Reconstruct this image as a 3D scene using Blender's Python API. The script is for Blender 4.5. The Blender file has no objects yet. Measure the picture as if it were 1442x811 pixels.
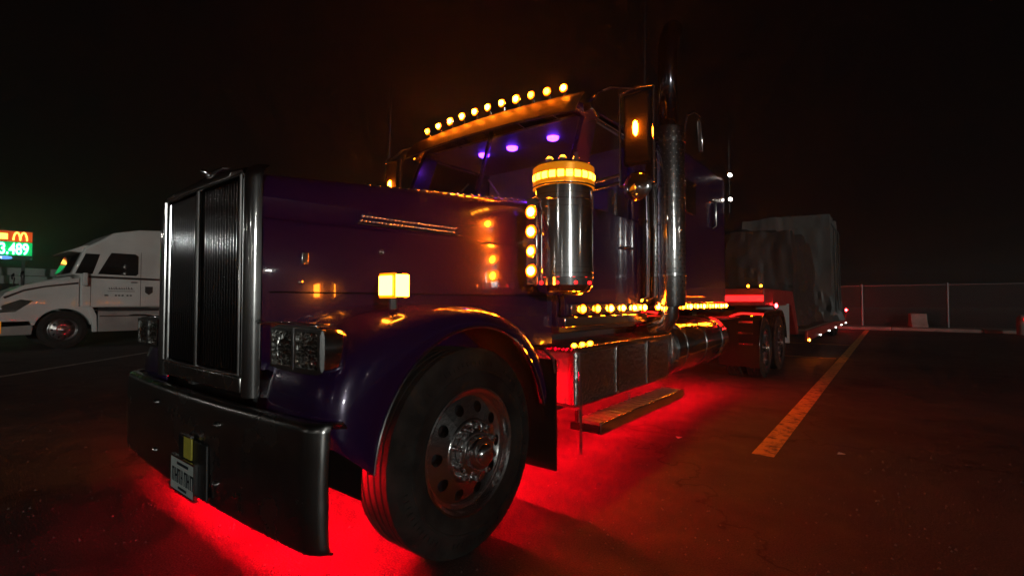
import bpy, math, random
from mathutils import Vector, Matrix
R = math.radians
random.seed(7)
scn = bpy.context.scene
COL = scn.collection

# ------------------------------------------------------------------ camera
cam_d = bpy.data.cameras.new("camera")
cam_d.sensor_width = 36.0
cam_d.lens = 36.0 * 680.0 / 1442.0
cam_d.clip_start = 0.05
cam_d.clip_end = 1000.0
cam = bpy.data.objects.new("camera", cam_d)
COL.objects.link(cam)
cam.location = (0, 0, 1.29)
cam.rotation_euler = (R(90 + 1.64), 0, R(38.1))
scn.camera = cam

# ------------------------------------------------------------------ night sky and the one distant lot light
SUN_EL, SUN_AZ = 6.0, 122.0            # azimuth clockwise from +Y; light comes from behind the camera, right
w = bpy.data.worlds.new("World")
scn.world = w
w.use_nodes = True
nt = w.node_tree
sky = nt.nodes.new("ShaderNodeTexSky")
sky.sky_type = 'NISHITA'
sky.sun_disc = False
sky.sun_elevation = R(SUN_EL)
sky.sun_rotation = R(SUN_AZ)
nt.links.new(sky.outputs[0], nt.nodes["Background"].inputs[0])
nt.nodes["Background"].inputs[1].default_value = 0.00022

sd = bpy.data.lights.new("sun", 'SUN')
sd.energy = 0.6
sd.angle = R(0.6)
sd.color = (0.97, 1.0, 0.93)
sun = bpy.data.objects.new("sun", sd)
COL.objects.link(sun)
az, el = R(SUN_AZ), R(SUN_EL)
to_sun = Vector((math.sin(az) * math.cos(el), math.cos(az) * math.cos(el), math.sin(el)))
sun.rotation_euler = (-to_sun).to_track_quat('-Z', 'Y').to_euler()
sun.location = to_sun * 60

scn.view_settings.view_transform = 'Standard'
scn.view_settings.look = 'None'
scn.view_settings.exposure = 0.0
scn.view_settings.gamma = 1.0
scn.view_settings.use_curve_mapping = False
scn.render.engine = 'CYCLES'
cy = scn.cycles
cy.use_denoising = True
cy.max_bounces = 8
cy.glossy_bounces = 5
cy.diffuse_bounces = 3
cy.transparent_max_bounces = 16
cy.volume_bounces = 0
cy.sample_clamp_indirect = 4.0
cy.use_light_tree = True
cy.use_adaptive_sampling = True
cy.adaptive_threshold = .02
cy.caustics_reflective = False
cy.caustics_refractive = False

# ------------------------------------------------------------------ materials
MATS = {}
def mat(name, base=(.5, .5, .5), rough=.5, metal=0.0, coat=0.0, spec=.5, noise=None, bump=None, rvar=0.0):
    m = bpy.data.materials.new(name)
    m.use_nodes = True
    t = m.node_tree
    b = t.nodes["Principled BSDF"]
    b.inputs["Base Color"].default_value = (*base, 1)
    b.inputs["Roughness"].default_value = rough
    b.inputs["Metallic"].default_value = metal
    b.inputs["Specular IOR Level"].default_value = spec
    b.inputs["Coat Weight"].default_value = coat
    b.inputs["Coat Roughness"].default_value = 0.04
    tc = t.nodes.new("ShaderNodeTexCoord")
    if noise:                                   # (scale, second colour)
        n = t.nodes.new("ShaderNodeTexNoise")
        n.inputs["Scale"].default_value = noise[0]
        n.inputs["Detail"].default_value = 6
        mx = t.nodes.new("ShaderNodeMix"); mx.data_type = 'RGBA'
        rp = t.nodes.new("ShaderNodeValToRGB")
        rp.color_ramp.elements[0].position = .35
        rp.color_ramp.elements[1].position = .68
        t.links.new(tc.outputs["Object"], n.inputs["Vector"])
        t.links.new(n.outputs["Fac"], rp.inputs[0])
        t.links.new(rp.outputs[0], mx.inputs[0])
        mx.inputs[6].default_value = (*base, 1)
        mx.inputs[7].default_value = (*noise[1], 1)
        t.links.new(mx.outputs[2], b.inputs["Base Color"])
    if rvar:
        n2 = t.nodes.new("ShaderNodeTexNoise")
        n2.inputs["Scale"].default_value = 5.0
        n2.inputs["Detail"].default_value = 8
        mr = t.nodes.new("ShaderNodeMapRange")
        mr.inputs[1].default_value = .3; mr.inputs[2].default_value = .7
        mr.inputs[3].default_value = rough; mr.inputs[4].default_value = rough + rvar
        t.links.new(tc.outputs["Object"], n2.inputs["Vector"])
        t.links.new(n2.outputs["Fac"], mr.inputs[0])
        t.links.new(mr.outputs[0], b.inputs["Roughness"])
    if bump:                                    # (scale, strength, distance)
        n3 = t.nodes.new("ShaderNodeTexNoise")
        n3.inputs["Scale"].default_value = bump[0]
        n3.inputs["Detail"].default_value = 5
        bp = t.nodes.new("ShaderNodeBump")
        bp.inputs["Strength"].default_value = bump[1]
        bp.inputs["Distance"].default_value = bump[2]
        t.links.new(tc.outputs["Object"], n3.inputs["Vector"])
        t.links.new(n3.outputs["Fac"], bp.inputs["Height"])
        t.links.new(bp.outputs[0], b.inputs["Normal"])
    MATS[name] = m
    return m

def emit(name, col, strength):
    m = bpy.data.materials.new(name)
    m.use_nodes = True
    b = m.node_tree.nodes["Principled BSDF"]
    b.inputs["Base Color"].default_value = (*[min(.6, c * .5) for c in col], 1)
    b.inputs["Roughness"].default_value = .3
    b.inputs["Emission Color"].default_value = (*col, 1)
    b.inputs["Emission Strength"].default_value = strength
    return m

PAINT = mat("purple_paint", (.026, .005, .058), .24, .2, 1.0, rvar=.02)
CHROME = mat("chrome", (.8, .8, .8), .09, 1.0, rvar=.05)
POLISH = mat("polished_aluminium", (.85, .85, .85), .08, 1.0, rvar=.04, bump=(22, .1, .002))
RIMM = mat("mirror_rim", (.9, .9, .9), .085, 1.0, rvar=.03, bump=(38, .3, .004))
BRUSHED = mat("brushed_aluminium", (.66, .65, .62), .22, 1.0, rvar=.03, bump=(30, .55, .025))
BUMPERM = mat("bumper_chrome", (.45, .44, .43), .2, 1.0, rvar=.1)
DARKM = mat("black_steel", (.02, .02, .022), .55, rvar=.15)
BLACK = mat("black_plastic", (.012, .012, .012), .45)
RUBBER = mat("tyre_rubber", (.011, .0105, .01), .72, spec=.3, noise=(9, (.032, .029, .026)), rvar=.2, bump=(70, .15, .003))
MATTE = mat("matte_black_visor", (.006, .005, .007), .6, spec=.2)
FLAP = mat("rubber_flap", (.008, .008, .008), .95, spec=.08)
GREYM = mat("grey_frame", (.09, .09, .09), .5, .4, rvar=.2)
INTER = mat("interior_vinyl", (.07, .065, .08), .6)
WHITEP = mat("white_paint", (.66, .67, .64), .35, 0, .4, rvar=.2, noise=(1.3, (.52, .52, .49)))
WHITEF = mat("white_fairing", (.34, .33, .31), .5, noise=(2, (.22, .21, .2)))
CONC = mat("concrete", (.34, .32, .28), .9, noise=(3, (.22, .2, .17)), bump=(25, .3, .01))
GALV = mat("galvanised_steel", (.3, .3, .3), .45, .5, rvar=.2)
WIRE = mat("weathered_wire", (.17, .16, .16), .6, .2)
TARPM = mat("grey_tarp", (.13, .127, .122), .5, noise=(.8, (.1, .1, .096)), bump=(14, .25, .02))
DTARP = mat("dark_tarp", (.045, .035, .03), .6, noise=(.8, (.03, .025, .024)), bump=(12, .25, .02))
REDP = mat("red_trailer_paint", (.35, .03, .025), .4, 0, .3, rvar=.2)
WHITEFLAP = mat("white_mud_flap", (.6, .6, .58), .6)
PLATEM = mat("plate_white", (.6, .66, .62), .4)
PLATEY = mat("plate_yellow", (.62, .55, .08), .4)
INK = mat("dark_ink", (.02, .03, .04), .5)
LETTER = mat("black_lettering", (.03, .03, .03), .5)
WALLM = mat("store_wall", (.3, .32, .3), .8, noise=(1, (.22, .24, .22)))
PLINE = None

AMBER = emit("amber_lamp", (1.0, .15, .003), 340)
AMBER_SOFT = emit("amber_reflection", (1.0, .30, .004), .42)
_b = AMBER_SOFT.node_tree.nodes["Principled BSDF"]; _b.inputs["Base Color"].default_value = (.85, .36, .03, 1); _b.inputs["Coat Weight"].default_value = 1.0; _b.inputs["Metallic"].default_value = .5
AMBER_BAR = emit("amber_bar", (1.0, .3, .012), 30)
AMBER_SIG = emit("amber_signal", (1.0, .24, .012), 60)
AMBER_MID = emit("amber_lamp_small", (1.0, .26, .004), 90)
RED = emit("red_led", (1.0, .0, .006), 1000)
RED_TAIL = emit("red_tail_lamp", (1.0, .01, .012), 140)
AMBER_DIM = emit("amber_corner", (1.0, .4, .03), .35)
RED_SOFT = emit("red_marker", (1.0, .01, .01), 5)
PURP = emit("violet_lamp", (.15, .02, 1.0), 32)
WHITEL = emit("white_lamp", (1.0, .93, .8), 25)
SIGN_GREEN = emit("green_digits", (.12, 1.0, .42), 16)
SIGN_YEL = emit("yellow_sign", (1.0, .58, .07), 4.5)
SIGN_RED = emit("red_sign_panel", (1.0, .1, .01), .55)
SIGN_GBACK = emit("green_sign_panel", (.0, .6, .14), .9)
SIGN_BLUE = emit("blue_sign", (.15, .4, 1.0), 1.2)
SIGN_WHITE = emit("white_sign", (.8, 1.0, 1.0), 2.2)

def glass(name, tint=(.6, .6, .65), refl=.12):
    m = bpy.data.materials.new(name); m.use_nodes = True
    t = m.node_tree; t.nodes.clear()
    o = t.nodes.new("ShaderNodeOutputMaterial")
    mx = t.nodes.new("ShaderNodeMixShader")
    tr = t.nodes.new("ShaderNodeBsdfTransparent"); tr.inputs[0].default_value = (*tint, 1)
    gl = t.nodes.new("ShaderNodeBsdfGlossy"); gl.inputs["Roughness"].default_value = .03
    lw = t.nodes.new("ShaderNodeLayerWeight"); lw.inputs[0].default_value = .5
    pw = t.nodes.new("ShaderNodeMath"); pw.operation = 'POWER'; pw.inputs[1].default_value = 5
    fr = t.nodes.new("ShaderNodeMath"); fr.operation = 'MULTIPLY_ADD'; fr.inputs[1].default_value = .9; fr.inputs[2].default_value = .045
    t.links.new(lw.outputs["Facing"], pw.inputs[0]); t.links.new(pw.outputs[0], fr.inputs[0])
    t.links.new(fr.outputs[0], mx.inputs[0]); t.links.new(tr.outputs[0], mx.inputs[1])
    t.links.new(gl.outputs[0], mx.inputs[2]); t.links.new(mx.outputs[0], o.inputs[0])
    return m
GLASS = glass("windscreen_glass", (.75, .75, .8))
DGLASS = mat("dark_glass", (.008, .009, .01), .04, 0, 0, .6)
LENS = mat("headlight_lens", (.75, .77, .72), .07, 1.0)
def lens_nodes():
    t = LENS.node_tree; b = t.nodes["Principled BSDF"]
    tc = t.nodes.new("ShaderNodeTexCoord")
    v = t.nodes.new("ShaderNodeTexVoronoi"); v.inputs["Scale"].default_value = 45
    bp = t.nodes.new("ShaderNodeBump"); bp.inputs["Strength"].default_value = .9; bp.inputs["Distance"].default_value = .02
    t.links.new(tc.outputs["Object"], v.inputs["Vector"]); t.links.new(v.outputs["Distance"], bp.inputs["Height"])
    t.links.new(bp.outputs[0], b.inputs["Normal"])
lens_nodes()

def tread_plate():
    m = mat("tread_plate", (.6, .6, .6), .2, 1.0)
    t = m.node_tree; b = t.nodes["Principled BSDF"]
    tc = t.nodes.new("ShaderNodeTexCoord")
    mp = t.nodes.new("ShaderNodeMapping"); mp.inputs["Rotation"].default_value = (0, 0, R(45)); mp.inputs["Scale"].default_value = (40, 40, 40)
    ck = t.nodes.new("ShaderNodeTexVoronoi"); ck.inputs["Scale"].default_value = 1.0; ck.inputs["Randomness"].default_value = 0.0
    bp = t.nodes.new("ShaderNodeBump"); bp.inputs["Strength"].default_value = .8; bp.inputs["Distance"].default_value = .01; bp.invert = True
    t.links.new(tc.outputs["Object"], mp.inputs[0]); t.links.new(mp.outputs[0], ck.inputs["Vector"])
    t.links.new(ck.outputs["Distance"], bp.inputs["Height"]); t.links.new(bp.outputs[0], b.inputs["Normal"])
    return m
TREAD = tread_plate()
STEPM = mat("worn_step_aluminium", (.72, .7, .66), .28, 1.0, rvar=.08)

def asphalt():
    m = bpy.data.materials.new("asphalt"); m.use_nodes = True
    t = m.node_tree; b = t.nodes["Principled BSDF"]; L = t.links
    tc = t.nodes.new("ShaderNodeTexCoord")
    def noise(s, d):
        n = t.nodes.new("ShaderNodeTexNoise"); n.inputs["Scale"].default_value = s; n.inputs["Detail"].default_value = d
        L.new(tc.outputs["Object"], n.inputs["Vector"]); return n
    big, mid, fine = noise(.35, 6), noise(3.5, 10), noise(110, 8)
    r1 = t.nodes.new("ShaderNodeValToRGB")
    r1.color_ramp.elements[0].position = .36; r1.color_ramp.elements[0].color = (.026, .026, .026, 1)
    r1.color_ramp.elements[1].position = .66; r1.color_ramp.elements[1].color = (.075, .073, .07, 1)
    L.new(big.outputs[0], r1.inputs[0])
    r2 = t.nodes.new("ShaderNodeValToRGB")
    r2.color_ramp.elements[0].position = .3; r2.color_ramp.elements[0].color = (.7, .7, .7, 1)
    r2.color_ramp.elements[1].position = .75; r2.color_ramp.elements[1].color = (1.25, 1.22, 1.2, 1)
    L.new(mid.outputs[0], r2.inputs[0])
    r3 = t.nodes.new("ShaderNodeValToRGB")
    r3.color_ramp.elements[0].position = .35; r3.color_ramp.elements[0].color = (.45, .45, .45, 1)
    r3.color_ramp.elements[1].position = .7; r3.color_ramp.elements[1].color = (1.5, 1.5, 1.5, 1)
    L.new(fine.outputs[0], r3.inputs[0])
    v = t.nodes.new("ShaderNodeTexVoronoi"); v.feature = 'DISTANCE_TO_EDGE'; v.inputs["Scale"].default_value = .3
    wob = t.nodes.new("ShaderNodeVectorMath"); wob.operation = 'MULTIPLY_ADD'; wob.inputs[1].default_value = (.9, .9, 0)
    L.new(mid.outputs["Color"], wob.inputs[0]); L.new(tc.outputs["Object"], wob.inputs[2]); L.new(wob.outputs[0], v.inputs["Vector"])
    r4 = t.nodes.new("ShaderNodeValToRGB")
    r4.color_ramp.elements[0].position = .0; r4.color_ramp.elements[0].color = (.15, .15, .15, 1)
    r4.color_ramp.elements[1].position = .009; r4.color_ramp.elements[1].color = (1, 1, 1, 1)
    L.new(v.outputs[0], r4.inputs[0])
    st = noise(.9, 3)
    r5 = t.nodes.new("ShaderNodeValToRGB")
    r5.color_ramp.elements[0].position = .30; r5.color_ramp.elements[0].color = (.35, .35, .37, 1)
    r5.color_ramp.elements[1].position = .40; r5.color_ramp.elements[1].color = (1, 1, 1, 1)
    L.new(st.outputs[0], r5.inputs[0])
    prev = r1
    for r in (r2, r3, r4, r5):
        mx = t.nodes.new("ShaderNodeMix"); mx.data_type = 'RGBA'; mx.blend_type = 'MULTIPLY'; mx.inputs[0].default_value = 1
        L.new(prev.outputs[0 if prev is r1 else 2], mx.inputs[6]); L.new(r.outputs[0], mx.inputs[7]); prev = mx
    L.new(prev.outputs[2], b.inputs["Base Color"])
    mr = t.nodes.new("ShaderNodeMapRange"); mr.inputs[1].default_value = .3; mr.inputs[2].default_value = .7
    mr.inputs[3].default_value = .6; mr.inputs[4].default_value = .92
    L.new(mid.outputs[0], mr.inputs[0]); L.new(mr.outputs[0], b.inputs["Roughness"])
    bp = t.nodes.new("ShaderNodeBump"); bp.inputs["Strength"].default_value = .8; bp.inputs["Distance"].default_value = .012
    L.new(fine.outputs[0], bp.inputs["Height"]); L.new(bp.outputs[0], b.inputs["Normal"])
    return m
ASPHALT = asphalt()

def worn_paint(name, col):
    m = bpy.data.materials.new(name); m.use_nodes = True
    t = m.node_tree; b = t.nodes["Principled BSDF"]; L = t.links
    tc = t.nodes.new("ShaderNodeTexCoord")
    n = t.nodes.new("ShaderNodeTexNoise"); n.inputs["Scale"].default_value = 9; n.inputs["Detail"].default_value = 10; n.inputs["Roughness"].default_value = .75
    r = t.nodes.new("ShaderNodeValToRGB")
    r.color_ramp.elements[0].position = .38; r.color_ramp.elements[0].color = (.07, .065, .06, 1)
    r.color_ramp.elements[1].position = .52; r.color_ramp.elements[1].color = (*col, 1)
    L.new(tc.outputs["Object"], n.inputs["Vector"]); L.new(n.outputs[0], r.inputs[0]); L.new(r.outputs[0], b.inputs["Base Color"])
    b.inputs["Roughness"].default_value = .8
    return m
PLINE = worn_paint("worn_line_paint", (.62, .42, .12))
PLINEW = worn_paint("worn_white_line_paint", (.55, .55, .5))

# ------------------------------------------------------------------ mesh helpers
class MB:
    def __init__(s): s.v = []; s.f = []
    def add(s, vs, fs):
        o = len(s.v); s.v += [tuple(p) for p in vs]; s.f += [tuple(i + o for i in f) for f in fs]; return s
    def box(s, lo, hi):
        x0, y0, z0 = lo; x1, y1, z1 = hi
        return s.add([(x0,y0,z0),(x1,y0,z0),(x1,y1,z0),(x0,y1,z0),(x0,y0,z1),(x1,y0,z1),(x1,y1,z1),(x0,y1,z1)],
                     [(0,3,2,1),(4,5,6,7),(0,1,5,4),(1,2,6,5),(2,3,7,6),(3,0,4,7)])
    def bar(s, a, b, wd, ht):
        a, b = Vector(a), Vector(b); d = (b - a).normalized()
        up = Vector((0,0,1)) if abs(d.z) < .95 else Vector((0,1,0))
        sx = d.cross(up).normalized() * wd / 2; sz = sx.cross(d).normalized() * ht / 2
        q = [-sx - sz, sx - sz, sx + sz, -sx + sz]
        return s.add([a + k for k in q] + [b + k for k in q], [(3,2,1,0),(4,5,6,7),(0,1,5,4),(1,2,6,5),(2,3,7,6),(3,0,4,7)])
    def tube(s, pts, r, n=10, caps=True):
        pts = [Vector(p) for p in pts]; N = len(pts)
        rr = r if isinstance(r, (list, tuple)) else [r] * N
        vs = []; prev = None
        for i, p in enumerate(pts):
            d = (pts[min(i+1, N-1)] - pts[max(i-1, 0)]).normalized()
            if prev is None:
                up = Vector((0,0,1)) if abs(d.z) < .9 else Vector((0,1,0))
                u = d.cross(up).normalized()
            else:
                u = (prev - d * prev.dot(d)).normalized()
            prev = u; v = d.cross(u)
            for k in range(n):
                a = 2 * math.pi * k / n
                vs.append(p + (u * math.cos(a) + v * math.sin(a)) * rr[i])
        fs = [(i*n+k, i*n+(k+1) % n, (i+1)*n+(k+1) % n, (i+1)*n+k) for i in range(N-1) for k in range(n)]
        if caps: fs += [tuple(range(n-1, -1, -1)), tuple((N-1)*n + k for k in range(n))]
        return s.add(vs, fs)
    def lathe(s, prof, c, axis, n=32, close=False):
        """prof: (radius, along axis)"""
        ax = Vector(axis).normalized(); c = Vector(c)
        up = Vector((0,0,1)) if abs(ax.z) < .9 else Vector((0,1,0))
        u = up.cross(ax).normalized(); v = ax.cross(u)
        vs = []
        for (r, h) in prof:
            for k in range(n):
                a = 2 * math.pi * k / n
                vs.append(c + ax * h + (u * math.cos(a) + v * math.sin(a)) * max(r, 1e-4))
        M = len(prof)
        fs = [(i*n+k, i*n+(k+1) % n, ((i+1) % M)*n+(k+1) % n, ((i+1) % M)*n+k) for i in range(M if close else M-1) for k in range(n)]
        return s.add(vs, fs)
    def loft(s, rings, closed=False, caps=False):
        n = len(rings[0]); vs = [p for r in rings for p in r]
        m = n if closed else n - 1
        fs = [(i*n+k, i*n+(k+1) % n, (i+1)*n+(k+1) % n, (i+1)*n+k) for i in range(len(rings)-1) for k in range(m)]
        if caps: fs += [tuple(range(n-1, -1, -1)), tuple((len(rings)-1)*n + k for k in range(n))]
        return s.add(vs, fs)
    def prism(s, poly, x0, x1):
        """poly of (y,z) extruded along x"""
        n = len(poly)
        vs = [(x0, y, z) for y, z in poly] + [(x1, y, z) for y, z in poly]
        return s.add(vs, [tuple(range(n)), tuple(range(2*n-1, n-1, -1))] + [(k, k+n, (k+1) % n + n, (k+1) % n) for k in range(n)])
    def mesh(s, name, m, smooth=35):
        me = bpy.data.meshes.new(name)
        me.from_pydata(s.v, [], s.f)
        me.validate(); me.update()
        if m: me.materials.append(m)
        import bmesh
        b = bmesh.new(); b.from_mesh(me)
        bmesh.ops.recalc_face_normals(b, faces=b.faces); b.to_mesh(me); b.free()
        if smooth:
            me.shade_smooth(); me.set_sharp_from_angle(angle=R(smooth))
        return me
    def build(s, name, m, parent=None, smooth=35, bevel=0, solid=0, loc=None, kind=None, label=None):
        o = bpy.data.objects.new(name, s.mesh(name, m, smooth)); COL.objects.link(o)
        if parent is not None: o.parent = parent
        if loc: o.location = loc
        if solid:
            k = o.modifiers.new("solid", 'SOLIDIFY'); k.thickness = solid; k.offset = -1
        if bevel:
            k = o.modifiers.new("bevel", 'BEVEL'); k.width = bevel; k.segments = 3; k.limit_method = 'ANGLE'; k.angle_limit = R(40)
        if kind: o["kind"] = kind
        if label: o["label"] = label
        return o

def inst(name, me, parent, loc=(0,0,0), normal=None, rot=None, scale=None):
    o = bpy.data.objects.new(name, me); COL.objects.link(o)
    o.parent = parent; o.location = loc
    if normal is not None: o.rotation_euler = Vector(normal).to_track_quat('Z', 'Y').to_euler()
    if rot is not None: o.rotation_euler = rot
    if scale is not None: o.scale = scale
    return o
def empty(name, loc=(0,0,0), parent=None):
    o = bpy.data.objects.new(name, None); COL.objects.link(o); o.location = loc; o.parent = parent; o.empty_display_size = .2; return o
def tag(o, label=None, cat=None, group=None, kind=None):
    if label: o["label"] = label
    if cat: o["category"] = cat
    if group: o["group"] = group
    if kind: o["kind"] = kind
    return o
def lerp(a, b, t): return a + (b - a) * t
def resample(pts, n):
    pts = [Vector(p) for p in pts]
    d = [0]
    for a, b in zip(pts, pts[1:]): d.append(d[-1] + (b - a).length)
    out = []
    for i in range(n):
        s_ = d[-1] * i / (n - 1); k = 0
        while k < len(d) - 2 and d[k+1] < s_: k += 1
        f = (s_ - d[k]) / max(d[k+1] - d[k], 1e-9)
        out.append(pts[k].lerp(pts[k+1], f))
    for _ in range(3):
        out = [out[0]] + [(out[i-1] + out[i]*2 + out[i+1]) / 4 for i in range(1, n-1)] + [out[-1]]
    return out

# lamps: a housing part with a lens sub-part, built once and shared
def lamp_set(r, d, em, skirt=None):
    lens = MB().lathe([(r*.86, d*.3), (r*.8, d*.55), (r*.62, d*.82), (r*.35, d*.96), (0, d)], (0,0,0), (0,0,1), 12)
    hous = MB().lathe([(0, -d*.9), (r*.8, -d*.9), (r*1.34, -d*.5), (r*1.38, -.001), (r*1.3, .003)], (0,0,0), (0,0,1), 16)
    rim = MB().lathe([(r*1.3, .001), (r*1.26, d*.2), (r*1.05, d*.36), (r*.86, d*.32)], (0,0,0), (0,0,1), 16)
    return hous.mesh("marker_light", CHROME), lens.mesh("lens", em), (rim.mesh("lens_rim", skirt) if skirt else None)
def lamp(setm, parent, loc, normal, name="marker_light"):
    k_ = random.uniform(.92, 1.08)
    o = inst(name, setm[0], parent, loc, Vector(normal) + Vector((random.uniform(-.06,.06), random.uniform(-.06,.06), random.uniform(-.06,.06))), scale=(k_, k_, 1))
    me_ = setm[1]
    if me_.materials[0] == AMBER:
        key = (me_.name, random.choice((0, 1, 2)))
        if key not in VAR:
            VAR[key] = me_.copy(); VAR[key].materials[0] = AMBER_VAR[key[1]]
        me_ = VAR[key]
    c = inst("lens", me_, o)
    if setm[2]: inst("lens_rim", setm[2], o)
    return o
VAR = {}
AMBER_VAR = [AMBER, emit("amber_lamp_weak", (1.0, .14, .0022), 210), emit("amber_lamp_strong", (1.0, .165, .0036), 430)]
AMBER_RIM = emit("amber_lens_rim", (1.0, .2, .002), 1.9)
L_ROOF = lamp_set(.030, .03, AMBER, AMBER_RIM)
L_SIDE = lamp_set(.028, .026, AMBER, AMBER_RIM)
L_CLEAN = lamp_set(.034, .022, AMBER, AMBER_RIM)
L_SMALL = lamp_set(.02, .016, AMBER_MID, AMBER_RIM)
L_RED = lamp_set(.05, .03, RED_TAIL)
RED_STOP = emit("red_stop_lamp", (1.0, .01, .012), 700)
L_STOP = lamp_set(.05, .03, RED_STOP)
L_WHITE = lamp_set(.022, .015, WHITEL)

# ------------------------------------------------------------------ ground and setting
g = MB().add([(-150,-150,0),(150,-150,0),(150,150,0),(-150,150,0)], [(0,1,2,3)]).build("asphalt_ground", ASPHALT, smooth=0)
tag(g, "dark worn asphalt of the truck parking lot", "ground", kind="structure")
def line(x0, y0, x1, y1, wd, m, label):
    a, b = Vector((x0,y0,.004)), Vector((x1,y1,.004)); d = (b-a).normalized(); n = Vector((-d.y, d.x, 0)) * wd/2
    o = MB().add([a-n, b-n, b+n, a+n], [(0,1,2,3)]).build("parking_line", m, smooth=0)
    tag(o, label, "parking line", kind="structure"); return o
line(-.87, 4.52, -.87, 27.5, .17, PLINE, "long worn yellowish parking line right of the purple truck")
line(-2.6, 13.2, -1.0, 13.2, .14, PLINE, "short cross line nearer the camera beside the trailer")
line(-2.6, 17.5, -1.0, 17.5, .14, PLINE, "short cross line farther away beside the trailer")
line(-11.9, .95, -18.5, 7.6, .14, PLINEW, "faded white line on the asphalt before the white truck")
kb = MB()
nk = 24
for i in range(nk):
    x0 = -36 + i * 3.0
    kb.box((x0 + .01, 27.8, 0), (x0 + 2.99, 29.6, .14))
ko = kb.build("kerb", CONC, bevel=.02); tag(ko, "low concrete kerb strip under the chain-link fence", "kerb", kind="structure")

# chain-link fence
FY = 29.0
fe = tag(empty("chain_link_fence", (0, FY, .14)), "chain-link fence with pale steel posts along the far kerb", "fence")
FH = 1.95
x = -36.0 + .8
postm = MB().lathe([(.04, 0), (.04, FH), (.046, FH), (.046, FH+.02), (.03, FH+.06), (0, FH+.07)], (0,0,0), (0,0,1), 10).mesh("post", GALV)
nposts = 0
while x < 30:
    inst("post", postm, fe, (x, 0, 0)); x += 3.1; nposts += 1
MB().tube([(-36, 0, FH-.03), (30, 0, FH-.03)], .022, 8).build("top_rail", GALV, fe)
wm = MB()
p = .1
x = -36.0
while x < 30:
    for sgn in (-1, 1):
        a = Vector((x, .005 * sgn, .02)); b = Vector((x + sgn * (FH-.05), .005 * sgn, FH-.03))
        wv = .005
        wm.add([a + Vector((-wv,0,0)), a + Vector((wv,0,0)), b + Vector((wv,0,0)), b + Vector((-wv,0,0))], [(0,1,2,3)])
    x += p
wm.build("wire_mesh", WIRE, fe, smooth=0, kind="stuff")

def barrier(loc, rz, label):
    poly = [(-.35,0),(.35,0),(.33,.12),(.2,.3),(.16,.62),(-.16,.62),(-.2,.3),(-.33,.12)]
    o = MB().prism(poly, -.3, .3).build("concrete_block", CONC, bevel=.03); o.location = loc; o.rotation_euler = (0,0,rz)
    return tag(o, label, "concrete block")
barrier((.95, 28.7, .14), .2, "squat concrete block standing below a fence post")
# made-up pillar and red lamp, standing in for a red-lit shape at right
bp_ = tag(empty("standin_pillar", (4.05, 27.3, 0)), "made-up pale pillar with a red lamp, standing in for a red-lit shape", "standin_pillar")
MB().lathe([(.17,0),(.17,.55),(.16,.66),(.12,.74),(.06,.79),(0,.8)], (0,0,0), (0,0,1), 20).build("post", CONC, bp_)
MB().lathe([(.1,0),(.1,.03),(.06,.05),(0,.055)], (.1,-.14,.6), (.5,-.8,.1), 16).build("lamp", RED_SOFT, bp_)

# ------------------------------------------------------------------ the purple truck (x: driver side +, y: rearwards)
X0 = -2.885
T = tag(empty("semi_truck", (X0, 0, 0)), "purple long-nose show truck with amber marker lights and red underglow", "semi truck")

# bumper ------------------------------------------------------------
def bumper():
    rings = []
    N = 81
    for i in range(N):
        u = -1 + 2 * i / (N-1); x = 1.205 * u
        y = .925 + .05 * abs(u)**2 + .05 * max(0, (abs(u) - .92) / .08)**2
        zb = .335 + .0 * u
        rings.append([(x, y + .075, .80), (x, y + .055, .822), (x, y + .02, .826), (x, y + .004, .812), (x, y, .79),
                      (x, y - .006, .6), (x, y - .004, .45), (x, y, .36), (x, y + .006, zb), (x, y + .02, zb - .004)])
    return MB().loft(rings)
B = bumper().build("bumper", BUMPERM, T, smooth=50, solid=.008)
boltm = MB().lathe([(.017, 0), (.016, .008), (.009, .014), (0, .015)], (0,0,0), (0,0,1), 12).mesh("bolt", CHROME)
for bx, bz in ((-.42, .72), (.42, .72), (-.42, .45), (.42, .45)):
    inst("bolt", boltm, B, (bx, .927, bz), (0, -1, 0))
# plate holder on the bumper
PX = .02
MB().box((PX-.02, 0.9080, .36), (PX+.34, 0.9240, .62)).build("plate_holder", BLACK, B, bevel=.01)
PL = MB().box((PX-.06, 0.8930, .345), (PX+.245, 0.9070, .505)).build("number_plate", PLATEM, B, bevel=.003)
fr = MB()
fr.box((PX-.068, 0.8900, .337), (PX+.253, 0.9060, .349)).box((PX-.068, 0.8900, .505), (PX+.253, 0.9080, .515)).box((PX-.068,0.8900,.349),(PX-.058,0.9060,.505)).box((PX+.243,0.8900,.349),(PX+.253,0.9060,.505))
fr.build("plate_frame", CHROME, B)
tx = MB()
for i, wgl in enumerate((.03,.034,.03,.022,.034,.03,.034)):
    xx = PX - .045 + i * .0405
    tx.box((xx, 0.8915, .385), (xx + wgl*.28, 0.8928, .455)).box((xx + wgl*.7, 0.8915, .385), (xx + wgl, 0.8928, .455)).box((xx, 0.8915, .415 if i % 2 else .445), (xx + wgl, 0.8928, .425 if i % 2 else .455))
tx.box((PX+.02, 0.8915, .475), (PX+.17, 0.8928, .489)).box((PX+.04, 0.8915, .357), (PX+.15, 0.8928, .369))
tx.build("plate_lettering", INK, B, smooth=0, kind="stuff")
MB().box((PX+.085, 0.8980, .52), (PX+.185, 0.9070, .625)).build("permit_tag", PLATEY, B, bevel=.003)
MB().box((PX+.078, 0.8930, .626), (PX+.192, 0.9080, .638)).build("tag_clip", CHROME, B, bevel=.003)
# apron between bumper and grille
MB().box((-1.1, 1.02, .70), (1.1, 1.3, .80)).build("bumper_apron", DARKM, T, bevel=.02)

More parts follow.
